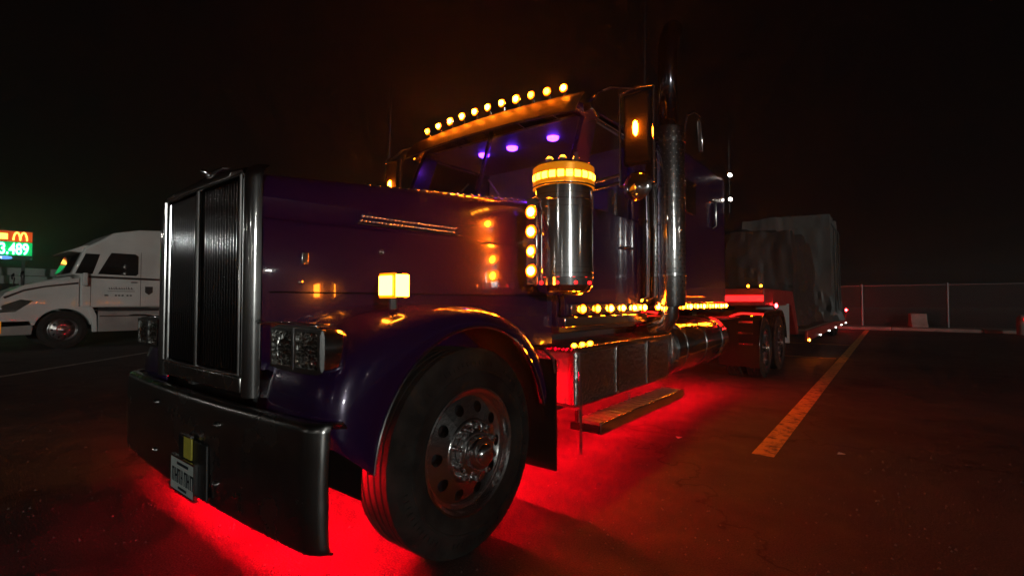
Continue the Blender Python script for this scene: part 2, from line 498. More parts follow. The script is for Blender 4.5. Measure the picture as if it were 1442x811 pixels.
# radiator shell and grille ------------------------------------------
gs = MB()
rings = []
def shell_sec(z, hw, yo):
    """plan section of the shell front at height z: rounded corner posts either side"""
    pts = []
    for s in (-1, 1):
        arc = []
        for k in range(9):
            a = math.pi * k / 8
            arc.append((s * (hw - .055 - .055 * math.cos(a)), yo - .055 * math.sin(a), z))
        pts.append(arc)
    return pts
for s in (0, 1):
    rr = []
    for z in (.855, .9, 1.2, 1.6, 1.86, 1.90, 1.925, 1.935):
        k = 0 if z < 1.87 else (z - 1.87) / .065
        sec = shell_sec(z, .618 - .03 * k**2, 1.03 + .05 * k**2)[s]
        rr.append(sec)
    MB().loft(rr).build("grille_post", CHROME, T, smooth=60)
MB().box((-.51, .985, .862), (.51, 1.05, .945)).build("lower_shell_panel", BUMPERM, T, bevel=.012)
top = []
for i in range(21):
    u = -1 + i / 10; x_ = .51 * u
    zt = 1.945 - .02 * u * u
    top.append([(x_, .995, 1.885), (x_, .985, zt - .02), (x_, 1.0, zt - .003), (x_, 1.06, zt + .01), (x_, 1.10, zt + .004)])
MB().loft(top).build("grille_crown", CHROME, T, smooth=60)
fr = MB()
fr.tube([(-.515,.985,.95),(.505,.985,.95)], .008, 8).tube([(-.505,.985,1.885),(.505,.985,1.885)], .009, 8)
fr.tube([(-.508,.985,.95),(-.508,.985,1.885)], .008, 8).tube([(.502,.985,.95),(.502,.985,1.885)], .008, 8)
fr.build("grille_frame", CHROME, T)
MB().box((-.52, 1.035, .94), (.52, 1.06, 1.9)).build("grille_backing", BLACK, T)
MB().tube([(-.02, .988, .955), (-.02, .988, 1.88)], .011, 10).build("grille_centre_bar", CHROME, T)
barm = MB().lathe([(.0075, .955), (.0075, 1.88)], (0,0,0), (0,0,1), 14).mesh("grille_bar", MATS["chrome"])
darkbar = mat("dark_chrome", (.05, .05, .052), .065, 1.0)
barm.materials[0] = darkbar
for i in range(32):
    xx = -.49 + i * (.98 / 31)
    if abs(xx + .02) < .014: continue
    inst("grille_bar", barm, T, (xx, 1.012, 0))
# hood ornament: small winged figure
ho = MB()
ho.tube([(0, 1.03, 1.93), (0, 1.03, 1.96)], [.028, .012], 10)
ho.tube([(0, .985, 1.99), (0, 1.0, 1.985), (0, 1.04, 1.965), (0, 1.10, 1.955)], [.006, .018, .02, .004], 10)
for s in (-1, 1):
    ho.tube([(0, 1.03, 1.97), (s*.04, 1.045, 1.985), (s*.075, 1.07, 2.005), (s*.085, 1.10, 2.01)], [.012, .014, .011, .003], 8)
ho.build("hood_ornament", CHROME, T)

# hood ----------------------------------------------------------------
def hood_w(y): return lerp(.615, .875, (y - 1.03) / 2.0)
def hood_top(y): return lerp(1.905, 2.06, (y - 1.03) / 2.0)
rings = []
NY = 15
for i in range(NY):
    y = 1.03 + 2.0 * i / (NY - 1); wd = hood_w(y); zt = hood_top(y)
    half = [(wd + .012, .98), (wd + .012, 1.30), (wd + .012, 1.655), (wd + .008, 1.672), (wd - .008, 1.685), (wd - .012, 1.70), (wd - .012, 1.78), (wd - .018, zt - .16),
            (wd - .03, zt - .085), (wd - .055, zt - .04), (wd - .09, zt - .012), (wd - .16, zt + .008), (wd - .3, zt + .028), (wd - .34, zt + .045), (.12, zt + .062), (0, zt + .066)]
    rings.append([(-a, y, b) for a, b in half] + [(a, y, b) for a, b in half[::-1][1:]])
H = MB().loft(rings).build("hood", PAINT, T, smooth=25)
# louvre strip on the side crease
for s in (-1, 1):
    lv = MB()
    for k in range(26):
        y = 1.52 + k * .0245; xw = hood_w(y) - .012
        for r_ in range(2):
            z = 1.722 + r_ * .026
            lv.lathe([(.0095, 0), (.009, .006), (.0055, .011), (0, .013)], (s*xw, y + (r_ % 2)*.012, z), (s, 0, .15), 8)
    a = hood_w(1.5) - .012; b = hood_w(2.18) - .012
    lv.tube([(s*(a+.006), 1.5, 1.706), (s*(b+.006), 2.18, 1.706)], .005, 6)
    lv.build("louvre_strip", CHROME, T, smooth=60, kind="stuff")
    rv = MB()
    for k in range(22):
        y = 1.62 + k * .062; xw = hood_w(y) - .10; z = hood_top(y) - .008
        rv.lathe([(.014, 0), (.013, .005), (.007, .009), (0, .010)], (s*xw, y, z), (s*.25, 0, 1), 10)
    rv.build("rivet_row", CHROME, T, kind="stuff")
    MB().tube([(s*(hood_w(y)+.013), y, 1.335) for y in (1.06, 1.5, 2.0, 2.5, 2.98)], .004, 6).build("hood_seam", FLAP, T)
    for y in (1.2, 2.3, 2.8):
        MB().lathe([(.013,0),(.012,.006),(.005,.01),(0,.011)], (s*(hood_w(y)+.012), y, 1.385), (s,0,0), 10).build("hood_bolt", CHROME, T)
    # side latch and small emblem
    MB().lathe([(.018,0),(.016,.012),(0,.016)], (s*(hood_w(1.62)+.012), 1.62, 1.56), (s,0,.0), 12).build("hood_latch", CHROME, T)
    MB().box((s*(hood_w(1.25)+.010), 1.2, 1.47), (s*(hood_w(1.25)+.018), 1.235, 1.53)).build("hood_emblem", CHROME, T, bevel=.004)

# engine mass, firewall: keeps the bay dark
MB().box((-.5, 1.15, .72), (.5, 2.9, 1.45)).build("engine_block", DARKM, T, bevel=.03)

# fenders --------------------------------------------------------------
crest = [(1.03,.74),(1.02,.86),(1.05,1.0),(1.13,1.12),(1.28,1.215),(1.5,1.27),(1.8,1.285),(2.05,1.255),(2.28,1.165),(2.45,1.02),(2.55,.86),(2.58,.70)]
NF = 34
def arch(rad, a0, a1, cyy=1.85, cz=.535): return [(cyy + rad*math.cos(R(lerp(a0,a1,i/(NF-1)))), cz + rad*math.sin(R(lerp(a0,a1,i/(NF-1))))) for i in range(NF)]
cr = [(p.x, p.y) for p in resample([(a,b,0) for a,b in crest], NF)]
lip = arch(.625, 176, 12)
for s in (-1, 1):
    rings = []
    for i in range(NF):
        cyv = Vector(cr[i]); lv_ = Vector(lip[i]); c0 = Vector((1.85, .6))
        inn = cyv + (cyv - c0).normalized() * .0
        row = []
        for x_, f in ((.60, -.02), (.72, .0), (.92, .0), (1.05, .03), (1.12, .09), (1.165, .2), (1.19, .42), (1.2, .7), (1.203, .95), (1.198, 1.0), (1.17, 1.0)):
            q = cyv.lerp(lv_, max(0, f))
            row.append((s * x_, q.x, q.y))
        rings.append(row)
    MB().loft(rings).build("fender", PAINT, T, smooth=60, solid=.01)
    # inner wheel well liner
    wl = [[(s*.62, a, b), (s*1.17, a, b)] for a, b in arch(.66, 185, 0)]
    MB().loft(wl).build("wheel_well", FLAP, T)
    # chrome fender trim bead
    MB().tube([(s*1.205, a, b) for a, b in lip], .006, 6).build("fender_trim", CHROME, T)
    # step bracket behind the fender
    MB().tube([(s*.95, 2.46, 1.02), (s*1.18, 2.5, 1.0), (s*1.2, 2.56, .94), (s*1.19, 2.6, .84)], .012, 8).build("fender_brace", CHROME, T)
    MB().box((min(s*.78, s*1.2), 2.60, .22), (max(s*.78, s*1.2), 2.612, .92)).build("mud_flap", FLAP, T)
    # bumper bracket / headlamp cross bar
    MB().tube([(s*.62, 1.12, .98), (s*1.1, 1.1, .99)], .018, 8).build("lamp_bracket", CHROME, T)

# headlights -------------------------------------------------------------
for s in (-1, 1):
    h = MB()
    cx, cyy, cz, wd, ht = s*.94, 1.03, 1.095, .215, .098
    prof = [(1.0, .0), (1.0, .05), (.94, .10), (.7, .15)]
    rr = []
    for k, dy in prof:
        ring = []
        for q in range(24):
            a = 2*math.pi*q/24; ca, sa = math.cos(a), math.sin(a)
            e = .35
            ring.append((cx + wd*k*math.copysign(abs(ca)**e, ca), cyy + dy, cz + ht*k*math.copysign(abs(sa)**e, sa)))
        rr.append(ring)
    hb = h.loft(rr, closed=True, caps=True).build("headlight", CHROME, T, smooth=50)
    for side in (-1, 1):
        lx = cx + side * .102
        bz = MB()
        for z0, z1, xa, xb in ((cz-.085, cz-.073, lx-.095, lx+.095), (cz+.073, cz+.085, lx-.095, lx+.095), (cz-.073, cz+.073, lx-.095, lx-.083), (cz-.073, cz+.073, lx+.083, lx+.095)):
            bz.box((xa, cyy-.014, z0), (xb, cyy+.004, z1))
        bz.build("bezel", CHROME, hb)
        dome = []
        for i in range(9):
            u = -1 + i/4
            dome.append([(lx + .083*u, cyy - .006 - .016*(1-u*u)*(1-v*v) , cz + .073*v) for v in (-1,-.75,-.5,-.25,0,.25,.5,.75,1)])
        MB().loft(dome).build("lens", LENS, hb, smooth=60)
    vz = MB()
    rows = []
    for i in range(9):
        u = -1 + i/4
        rows.append([(cx + .225*u, cyy + .03, cz + .108 + .004*(1-u*u)), (cx + .225*u, cyy - .06, cz + .116 - .01*u*u)])
    vz.loft(rows).build("headlight_visor", CHROME, T, solid=.006)
    # turn signal on the fender
    tx_ = s*1.06
    ts = MB().box((tx_-.062, 1.405, 1.305), (tx_+.062, 1.455, 1.425)).build("turn_signal", CHROME, T, bevel=.012)
    for ya, yb, yc, yd in ((1.392, 1.404, 1.381, 1.391), (1.456, 1.468, 1.469, 1.479)):
        MB().box((tx_-.060, ya, 1.307), (tx_+.060, yb, 1.423)).build("lens_rim", AMBER_RIM, ts, bevel=.014)
        MB().box((tx_-.046, yc, 1.320), (tx_+.046, yd, 1.410)).build("lens", AMBER_SIG, ts, bevel=.012)
    MB().box((tx_+s*.0605, 1.394, 1.315), (tx_+s*.072, 1.466, 1.415)).build("side_lens", AMBER_SIG, ts, bevel=.004)
    MB().tube([(tx_, 1.43, 1.255), (tx_, 1.43, 1.306)], .02, 10).build("signal_stem", CHROME, T)

# wheels -------------------------------------------------------------------
def tyre_mesh(rad, wd, name="tyre"):
    h = wd/2; ri = .298
    p = [(ri, h-.055), (ri+.01, h-.03), (ri+.035, h-.012), (ri+.07, h-.002), (ri+.10, h+.002), (ri+.103, h+.006), (ri+.112, h+.006), (ri+.115, h+.001), (rad-.08, h-.004), (rad-.05, h-.014), (rad-.02, h-.02), (rad-.006, h-.03)]
    ribs = []
    nr = 5; span = 2*(h-.035); gw = .012; rw = (span - gw*(nr-1))/nr
    z = h-.035
    for k in range(nr):
        ribs += [(rad, z), (rad, z-rw)]
        if k < nr-1: ribs += [(rad-.016, z-rw-.002), (rad-.016, z-rw-gw+.002)]
        z -= rw + gw
    full = p + ribs + [(r_, -x_) for r_, x_ in p[::-1]]
    m_ = MB().lathe(full, (0,0,0), (1,0,0), 72)
    for k in range(90):
        a = 2*math.pi*k/90
        if k % 15 in (0, 1, 2): continue
        c_, s_ = math.cos(a), math.sin(a)
        for sg in (1, -1):
            xa = sg*(h-.006); xb = sg*(h+.0015)
            r0, r1 = rad-.085, rad-.056
            w_ = .005
            P4 = [(r0, -w_), (r0, w_), (r1, w_), (r1, -w_)]
            m_.add([(xa, r_*c_ - t_*s_, r_*s_ + t_*c_) for r_, t_ in P4] + [(xb - (sg*.008 if r_ == r1 else 0), r_*c_ - t_*s_, r_*s_ + t_*c_) for r_, t_ in P4], [(0,1,2,3),(4,5,6,7),(0,1,5,4),(1,2,6,5),(2,3,7,6),(3,0,4,7)])
    return m_.mesh(name, RUBBER, 30)
def disc_with_holes(prof_in, prof_out, nh, rh, rmid):
    """annulus between (r,h) prof_in and prof_out, nh round hand holes of radius rh at rmid; axis +x"""
    m = MB()
    (r0, h0), (r1, h1) = prof_in, prof_out
    def P(r, a):
        h = lerp(h0, h1, (r-r0)/(r1-r0)); return (h, r*math.cos(a), r*math.sin(a))
    for k in range(nh):
        ac = 2*math.pi*k/nh; da = math.pi/nh
        outer, inner, cup = [], [], []
        M = 24
        for q in range(M):
            t = 2*math.pi*q/M
            inner.append((rmid + rh*math.cos(t), ac + rh*math.sin(t)/rmid))
            c_, s_ = math.cos(t), math.sin(t); k_ = 1/max(abs(c_), abs(s_))
            u, v = c_*k_, s_*k_
            outer.append(((rmid + u*(r1-rmid)) if u > 0 else (rmid + u*(rmid-r0)), ac + v*da))
        vs = [P(*o) for o in outer] + [P(*i) for i in inner] + [(P(*i)[0]-.03, P(*i)[1], P(*i)[2]) for i in inner]
        m.add(vs, [(q, (q+1) % M, (q+1) % M + M, q+M) for q in range(M)] + [(q+M, (q+1) % M + M, (q+1) % M + 2*M, q+2*M) for q in range(M)])
    return m
def wheel_set(front):
    """meshes for one wheel, axis +x, outer tyre face near x=0.145"""
    ty = tyre_mesh(.525 if front else .515, .285 if front else .27)
    if front:
        rim = MB().lathe([(.302, .085), (.318, .118), (.325, .125), (.325, .132), (.315, .135), (.303, .128), (.297, .10), (.292, .092), (.275, .088)], (0,0,0), (1,0,0), 56)
        dm = disc_with_holes((.165, .118), (.275, .088), 10, .03, .222)
        rim.add(dm.v, dm.f)
        rim.lathe([(.165, .118), (.160, .124), (.150, .126), (.148, .120), (.115, .120), (.112, .10)], (0,0,0), (1,0,0), 48)
        hub = MB().lathe([(.112, .118), (.112, .150), (.104, .158), (.086, .160), (.084, .195), (.078, .203), (.058, .206), (.056, .225), (.05, .235), (.03, .243), (0, .246)], (0,0,0), (1,0,0), 36)
        lr, lx = .134, .121
        nut = MB().lathe([(.019, 0), (.019, .012), (.015, .016), (.015, .048), (.011, .057), (0, .06)], (0,0,0), (1,0,0), 10)
    else:
        rim = MB().lathe([(.302, .075), (.318, .108), (.325, .115), (.325, .122), (.315, .125), (.303, .118), (.292, .06), (.285, -.02), (.27, -.035)], (0,0,0), (1,0,0), 48)
        dm = disc_with_holes((.165, -.055), (.27, -.035), 10, .028, .22)
        rim.add(dm.v, dm.f)
        rim.lathe([(.165, -.055), (.1, -.05)], (0,0,0), (1,0,0), 40)
        hub = MB().lathe([(.11, -.05), (.11, .06), (.1, .075), (.07, .09), (.06, .12), (.03, .135), (0, .137)], (0,0,0), (1,0,0), 32)
        lr, lx = .134, -.05
        nut = MB().lathe([(.019, 0), (.019, .012), (.015, .016), (.015, .048), (.011, .057), (0, .06)], (0,0,0), (1,0,0), 10)
    back = MB().lathe([(.3, -.1), (.3, .05), (.02, .03)], (0,0,0), (1,0,0), 32)
    return ty, rim.mesh("rim", RIMM, 40), hub.mesh("hub_cap", CHROME, 40), nut.mesh("lug_nut", CHROME, 40), back.mesh("brake_drum", DARKM), lr, lx
WF = wheel_set(True); WR = wheel_set(False)
def wheel(parent, ws, loc, side, nuts=True, name="wheel"):
    wo = empty(name, loc, parent); wo.rotation_euler = (0, 0, 0 if side > 0 else math.pi)
    inst("tyre", ws[0], wo); inst("rim", ws[1], wo); inst("brake_drum", ws[4], wo)
    if nuts:
        inst("hub_cap", ws[2], wo)
        for k in range(10):
            a = 2*math.pi*(k+.5)/10
            inst("lug_nut", ws[3], wo, (ws[6], ws[5]*math.cos(a), ws[5]*math.sin(a)))
    return wo
for s in (-1, 1):
    wheel(T, WF, (s*1.045, 1.85, .525), s)
    for yy in (9.15, 10.5):
        wheel(T, WR, (s*1.08, yy, .515), s)
        wheel(T, WR, (s*.76, yy, .515), -s, nuts=False)
MB().tube([(-.95,1.85,.5),(.95,1.85,.5)], .06, 10).build("front_axle", DARKM, T)
for yy in (9.15, 10.5):
    MB().tube([(-.95,yy,.52),(-.2,yy,.52),(0,yy,.52),(.2,yy,.52),(.95,yy,.52)], [.07,.08,.2,.08,.07], 12).build("drive_axle", DARKM, T)

# frame ---------------------------------------------------------------------
for s in (-1, 1):
    MB().box((s*.43-.04, 1.1, .74), (s*.43+.04, 11.2, 1.0)).build("frame_rail", GREYM, T, bevel=.01)
for yy in (3.2, 5.1, 7.0, 8.2, 9.8, 11.1):
    MB().box((-.39, yy-.06, .76), (.39, yy+.06, .96)).build("cross_member", GREYM, T)
# catwalk behind the sleeper
cw = MB().box((-.95, 7.62, 1.02), (.95, 8.45, 1.05)).build("deck_plate", TREAD, T, bevel=.004)
fw = MB().box((-.45, 9.4, 1.1), (.45, 10.3, 1.2)).build("fifth_wheel", DARKM, T, bevel=.03)
for s in (-1, 1):     # chrome quarter fenders over the tandem, with their lamps
    pth = []
    for i in range(12):
        a = R(lerp(178, 100, i/11)); pth.append((9.15 + .62*math.cos(a), .52 + .62*math.sin(a)))
    pth += [(9.5, 1.15), (10.2, 1.15)]
    for i in range(12):
        a = R(lerp(80, 5, i/11)); pth.append((10.5 + .62*math.cos(a), .52 + .62*math.sin(a)))
    MB().loft([[(s*.58, a, b), (s*.9, a, b+.012), (s*1.22, a, b), (s*1.225, a, b-.03)] for a, b in pth]).build("tandem_fender", CHROME, T, solid=.008)
    MB().box((min(s*.62, s*1.24), 11.3, .45), (max(s*.62, s*1.24), 11.31, 1.25)).build("rear_mud_flap", WHITEFLAP, T, label="white mud flap behind the drive wheels")
    MB().box((min(s*.62, s*1.24), 8.42, .25), (max(s*.62, s*1.24), 8.43, 1.0)).build("front_drive_flap", FLAP, T)
    for k in range(3):
        lb = MB().box((min(s*1.0, s*1.2), 8.15 + .0*k, .62 + .17*k), (max(s*1.0, s*1.2), 8.17, .65 + .17*k)).build("catwalk_rung", CHROME, T)
    lamp(L_RED, T, (s*1.23, 9.9, 1.22), (s, -.3, 0))

# cab -------------------------------------------------------------------------
CW = .985
CAB = empty("cab", (0, 0, 0), T)
def cab_part(name, mb, m, **k): return mb.build(name, m, CAB, **k)
for s in (-1, 1):
    a, b = sorted((s*(CW-.05), s*CW))
    # door lower, pillars and header round the side window
    cab_part("door_panel", MB().prism([(3.06,1.18),(4.46,1.18),(4.46,2.06),(3.06,2.06)], a, b), PAINT, bevel=.012)
    cab_part("front_pillar", MB().prism([(3.06,2.062),(3.30,2.062),(3.58,2.80),(3.38,2.80)], a, b), PAINT, bevel=.01)
    cab_part("rear_pillar", MB().prism([(4.26,2.062),(4.46,2.062),(4.46,2.80),(4.26,2.80)], a, b), PAINT, bevel=.01)
    cab_part("side_window", MB().prism([(3.30,2.065),(4.26,2.065),(4.26,2.79),(3.56,2.79)], s*(CW-.03), s*(CW-.024)), GLASS, smooth=0)
    cab_part("door_seam", MB().box((min(s*CW, s*(CW+.003)), 4.36, 1.24), (max(s*CW, s*(CW+.003)), 4.368, 2.04)), BLACK)
    cab_part("door_handle", MB().tube([(s*(CW), 4.22, 1.78), (s*(CW+.04), 4.2, 1.78), (s*(CW+.04), 4.06, 1.78), (s*CW, 4.04, 1.78)], .011, 8), CHROME)
    cab_part("sill_panel", MB().box((min(s*.93, s*1.0), 3.04, 1.10), (max(s*.93, s*1.0), 4.56, 1.178)), CHROME, bevel=.008)
    cab_part("roof_gutter", MB().tube([(s*(CW+.004), 3.42, 2.81), (s*(CW+.004), 4.46, 2.81)], .012, 8), CHROME)
cab_part("firewall", MB().box((-.93, 3.035, 1.1), (.93, 3.06, 2.06)), PAINT, bevel=.01)
cab_part("cowl", MB().prism([(2.99,2.0),(3.2,2.03),(3.2,2.085),(2.99,2.062)], -.86, .86), PAINT, bevel=.01)
cab_part("rear_wall", MB().box((-.93, 4.42, 1.1), (.93, 4.46, 2.82)), INTER)
cab_part("cab_floor", MB().box((-.93, 3.06, 1.06), (.93, 4.42, 1.099)), DARKM)
roof = []
for i in range(13):
    u = -1 + i/6; x_ = CW*u
    zz = 2.975 + .035*(1-u*u) - .11*max(0, abs(u)-.8)/.2*max(0, abs(u)-.8)/.2
    roof.append([(x_, 3.38, zz-.12), (x_, 3.33, zz-.05), (x_, 3.36, zz-.01), (x_, 3.45, zz+.01), (x_, 3.9, zz+.025), (x_, 4.4, zz+.01), (x_, 4.48, zz-.03), (x_, 4.48, zz-.16)])
cab_part("roof", MB().loft(roof), PAINT, solid=.02, smooth=50)
cab_part("headliner", MB().box((-.93, 3.42, 2.815), (.93, 4.42, 2.835)), INTER)
# windscreen: two panes and centre post
for s in (-1, 1):
    cab_part("windscreen_pane", MB().add([(s*.02, 3.12, 2.088), (s*.93, 3.16, 2.088), (s*.9, 3.42, 2.85), (s*.02, 3.38, 2.86)], [(0,1,2,3)]), GLASS, smooth=0)
cab_part("centre_post", MB().bar((0, 3.115, 2.08), (0, 3.375, 2.86), .035, .03), PAINT, bevel=.005)
for s in (-1, 1):
    cab_part("wiper", MB().tube([(s*.5, 3.1, 2.09), (s*.3, 3.13, 2.17), (s*.12, 3.19, 2.36)], .007, 6), BLACK)
# sun visor
vis = []
for i in range(17):
    u = -1 + i/8; x_ = 1.0*u; ar = .045*(1-u*u)
    vis.append([(x_, 3.335, 2.945+ar), (x_, 3.29, 2.90+ar), (x_, 3.235, 2.83+ar), (x_, 3.20, 2.765+ar), (x_, 3.196, 2.758+ar)])
V = MB().loft(vis).build("sun_visor", MATTE, T, smooth=60, solid=.012)
MB().tube([(u/8*1.0, 3.194, 2.757 + .045*(1-(u/8)**2)) for u in range(-8, 9)], .006, 6).build("visor_trim", CHROME, V)
for u in (-.75, -.4, 0, .4, .75):
    MB().bar((u, 3.205, 2.79 + .04*(1-u*u)), (u, 3.39, 2.80), .012, .012).build("visor_strut", CHROME, V)
for i in range(11):
    u = -1 + i/5
    lamp(L_ROOF, T, (.815*u, 3.325, 3.03 + .045*(1-u*u)), (.12*u, -1, .05))
    MB().tube([(.815*u, 3.345, 3.02 + .045*(1-u*u)), (.815*u, 3.37, 2.96 + .045*(1-u*u))], .012, 8).build("lamp_stem", CHROME, T)
# interior
for s in (-1, 1):
    st = cab_part("seat", MB().box((s*.5-.25, 3.85, 1.5), (s*.5+.25, 4.3, 1.66)), INTER, bevel=.05)
    cab_part("seat_back", MB().prism([(4.2,1.64),(4.32,1.64),(4.4,2.4),(4.3,2.42)], s*.5-.25, s*.5+.25), INTER, bevel=.04)
cab_part("dashboard", MB().prism([(3.22,1.85),(3.55,1.85),(3.5,2.03),(3.22,2.08)], -.92, .92), INTER, bevel=.03)
sw = MB(); c = Vector((.5, 3.66, 2.06)); 
sw.tube([c + Vector((.21*math.cos(2*math.pi*k/24), .21*math.sin(2*math.pi*k/24)*.35, .21*math.sin(2*math.pi*k/24)*.9)) for k in range(25)], .014, 8)
sw.tube([c, c + Vector((0, -.16, -.12))], .03, 8)
cab_part("steering_wheel", sw, BLACK)
for x_ in (-.40, -.03, .45):
    cab_part("dome_lamp", MB().lathe([(.055, 0), (.05, -.02), (.03, -.03), (0, -.033)], (x_, 3.72, 2.812), (0,0,1), 14), PURP)

# sill lights under cab and sleeper
for s in (-1, 1):
    for k in range(6):
        lamp(L_SIDE, T, (s*1.012, 3.27 + k*.236, 1.235), (s, -.15, 0))
    MB().box((min(s*.99, s*1.008), 3.12, 1.195), (max(s*.99, s*1.008), 4.56, 1.275)).build("light_panel", CHROME, T, bevel=.005)

# sleeper
SL = MB().box((-1.0, 4.60, 1.2), (1.0, 7.5, 3.12)).build("sleeper", PAINT, T, bevel=.09)
for s in (-1, 1):
    MB().box((min(s*1.0, s*1.006), 5.5, 2.35), (max(s*1.0, s*1.006), 6.1, 2.75)).build("sleeper_window", DGLASS, SL, bevel=.004)
    MB().box((min(s*1.0, s*1.01), 5.2, 1.35), (max(s*1.0, s*1.01), 6.4, 1.9)).build("luggage_door", PAINT, SL, bevel=.006)
    MB().box((min(s*.985, s*1.008), 4.75, 1.195), (max(s*.985, s*1.008), 7.48, 1.275)).build("light_panel", CHROME, T, bevel=.005)
    for k in range(8):
        lamp(L_SIDE, T, (s*1.012, 5.55 + k*.26, 1.235), (s, -.15, 0))
    MB().tube([(s*1.0, 6.78, 2.28), (s*1.045, 6.8, 2.31), (s*1.045, 6.8, 2.63), (s*1.0, 6.78, 2.66)], .018, 10).build("grab_handle", CHROME, SL)
    # roof bracket with a hanging lamp bar
    MB().tube([(s*.95, 5.75, 3.1), (s*1.0, 5.8, 3.52), (s*1.05, 5.9, 3.58), (s*1.08, 6.05, 3.56)], .018, 8).build("roof_bracket", CHROME, SL)
    MB().bar((s*1.08, 6.0, 3.5), (s*1.09, 6.04, 3.12), .05, .02).build("roof_bracket_bar", CHROME, SL, bevel=.005)
    pl = MB().tube([(s*1.03, 7.58, 2.6), (s*1.03, 7.58, 3.7)], .014, 8).build("rear_lamp_pole", CHROME, SL)
    for z in (3.16, 2.8):
        lamp(L_WHITE, T, (s*1.05, 7.56, z), (s*.5, -1, 0), "work_lamp")

# air cleaners ------------------------------------------------------------------
for s in (-1, 1):
    c = (s*1.13, 2.81, 0)
    ac = empty("air_cleaner", c, T)
    MB().lathe([(.0,1.335),(.10,1.335),(.17,1.36),(.198,1.40),(.20,1.45),(.202,1.452),(.202,1.475),(.2,1.477),(.2,1.96),(.206,1.965),(.206,2.0),(.2,2.005),(.2,2.055)], (0,0,0), (0,0,1), 56).build("canister", CHROME, ac, smooth=30)
    MB().lathe([(.205,2.057),(.212,2.065),(.212,2.19),(.2,2.2)], (0,0,0), (0,0,1), 48).build("glow_band", AMBER_SOFT, ac)  # metal band; amber lamp reflections put into its colour and glow
    MB().lathe([(.213,2.056),(.217,2.06),(.217,2.066),(.213,2.07)], (0,0,0), (0,0,1), 48).build("band_trim", CHROME, ac)
    for a0 in range(-128, 22, 15):
        bb = []
        for q in range(5):
            a = R(a0 + q * 2.7)
            bb.append([(s*.2125*math.cos(a), .2125*math.sin(a), 2.098), (s*.219*math.cos(a), .219*math.sin(a), 2.108), (s*.219*math.cos(a), .219*math.sin(a), 2.132), (s*.2125*math.cos(a), .2125*math.sin(a), 2.142)])
        MB().loft(bb).build("band_lamp", AMBER_BAR, ac)
    MB().lathe([(.2,2.2),(.198,2.206),(.15,2.215),(0,2.22)], (0,0,0), (0,0,1), 48).build("lid", CHROME, ac)
    for a in (-95, -60, -25):
        lamp(L_SMALL, ac, (.15*s*math.cos(R(a)), .15*math.sin(R(a)), 2.235), (0, 0, 1))
    MB().tube([(s*.16, -.1, 2.2), (s*.16, -.1, 2.26)], .014, 10).build("lid_knob", CHROME, ac)
    for z in (1.50, 1.93):
        MB().lathe([(.2015,z-.018),(.205,z-.016),(.205,z+.016),(.2015,z+.018)], (0,0,0), (0,0,1), 48).build("strap", CHROME, ac)
    MB().tube([(-s*.15, .05, 1.75), (-s*.3, .1, 1.75)], .075, 16).build("intake_elbow", CHROME, ac)
    # front light plate
    lp = MB().box((-s*.115-.042, -.215, 1.40), (-s*.115+.042, -.2, 1.98)).build("light_plate", CHROME, ac, bevel=.006)
    for k in range(4):
        lamp(L_CLEAN, ac, (-s*.115, -.218, 1.494 + k*.131), (0, -1, 0))
    # bottom ring of small red lamps
    for a in (-140, -105, -70, -35, 0):
        MB().lathe([(.012,0),(.01,.008),(0,.011)], (s*.2*math.cos(R(a)), .2*math.sin(R(a)), 1.415), (s*math.cos(R(a)), math.sin(R(a)), 0), 8).build("red_dot_lamp", RED_SOFT, ac)
    # mount brackets
    MB().bar((-s*.1, .15, 1.55), (-s*.16, .24, 1.55), .05, .03).build("mount_bracket", CHROME, ac)

# mirrors ------------------------------------------------------------------------
for s in (-1, 1):
    mo = empty("mirror", (s*1.43, 3.36, 0), T)
    MB().box((-.105, -.02, 2.30), (.105, .03, 2.84)).build("mirror_back", FLAP, mo, bevel=.02)
    MB().box((-.095, .031, 2.31), (.095, .035, 2.83)).build("mirror_glass", CHROME, mo)
    MB().tube([(-s*.14, 0, 2.16), (-s*.14, 0, 2.86), (0, 0, 2.88), (s*.125, 0, 2.86), (s*.125, 0, 2.16), (-s*.14, 0, 2.16)], .011, 8).build("mirror_frame", CHROME, mo)
    MB().tube([(-s*.14, 0, 2.25), (-s*.44, -.1, 2.19)], .012, 8).build("lower_arm", CHROME, mo)
    MB().tube([(-s*.14, 0, 2.19), (-s*.44, -.1, 2.13)], .012, 8).build("lower_arm", CHROME, mo)
    MB().tube([(0, 0, 2.87), (-s*.2, -.02, 2.93), (-s*.33, .04, 2.95), (-s*.47, .12, 2.93)], .013, 8).build("upper_arm", CHROME, mo)
    cvx = MB().lathe([(.11, 0), (.116, .01), (.11, .025), (.08, .05), (0, .065)], (0, 0, 2.14), (0, -1, .15), 28).build("convex_mirror", CHROME, mo)
    ml = MB().lathe([(.03,0),(.028,.015),(.015,.026),(0,.03)], (0,0,0), (0,0,1), 14).mesh("mirror_lamp", AMBER)
    o = inst("mirror_lamp", ml, mo, (0, -.03, 2.565), (0,-1,0)); o.scale = (.62, 1.9, 1)
    MB().tube([(s*.06, 0, 2.88), (s*.06, 0, 3.0), (s*.06, .01, 3.3), (s*.06, .02, 3.75)], [.012, .012, .008, .0025], 8).build("antenna", CHROME, mo)
    lk = MB().prism([(-.02,2.80),(.10,2.76),(.11,2.84),(.0,2.88)], -s*.36, -s*.46)
    lk.build("lookdown_mirror", CHROME, mo, bevel=.012)

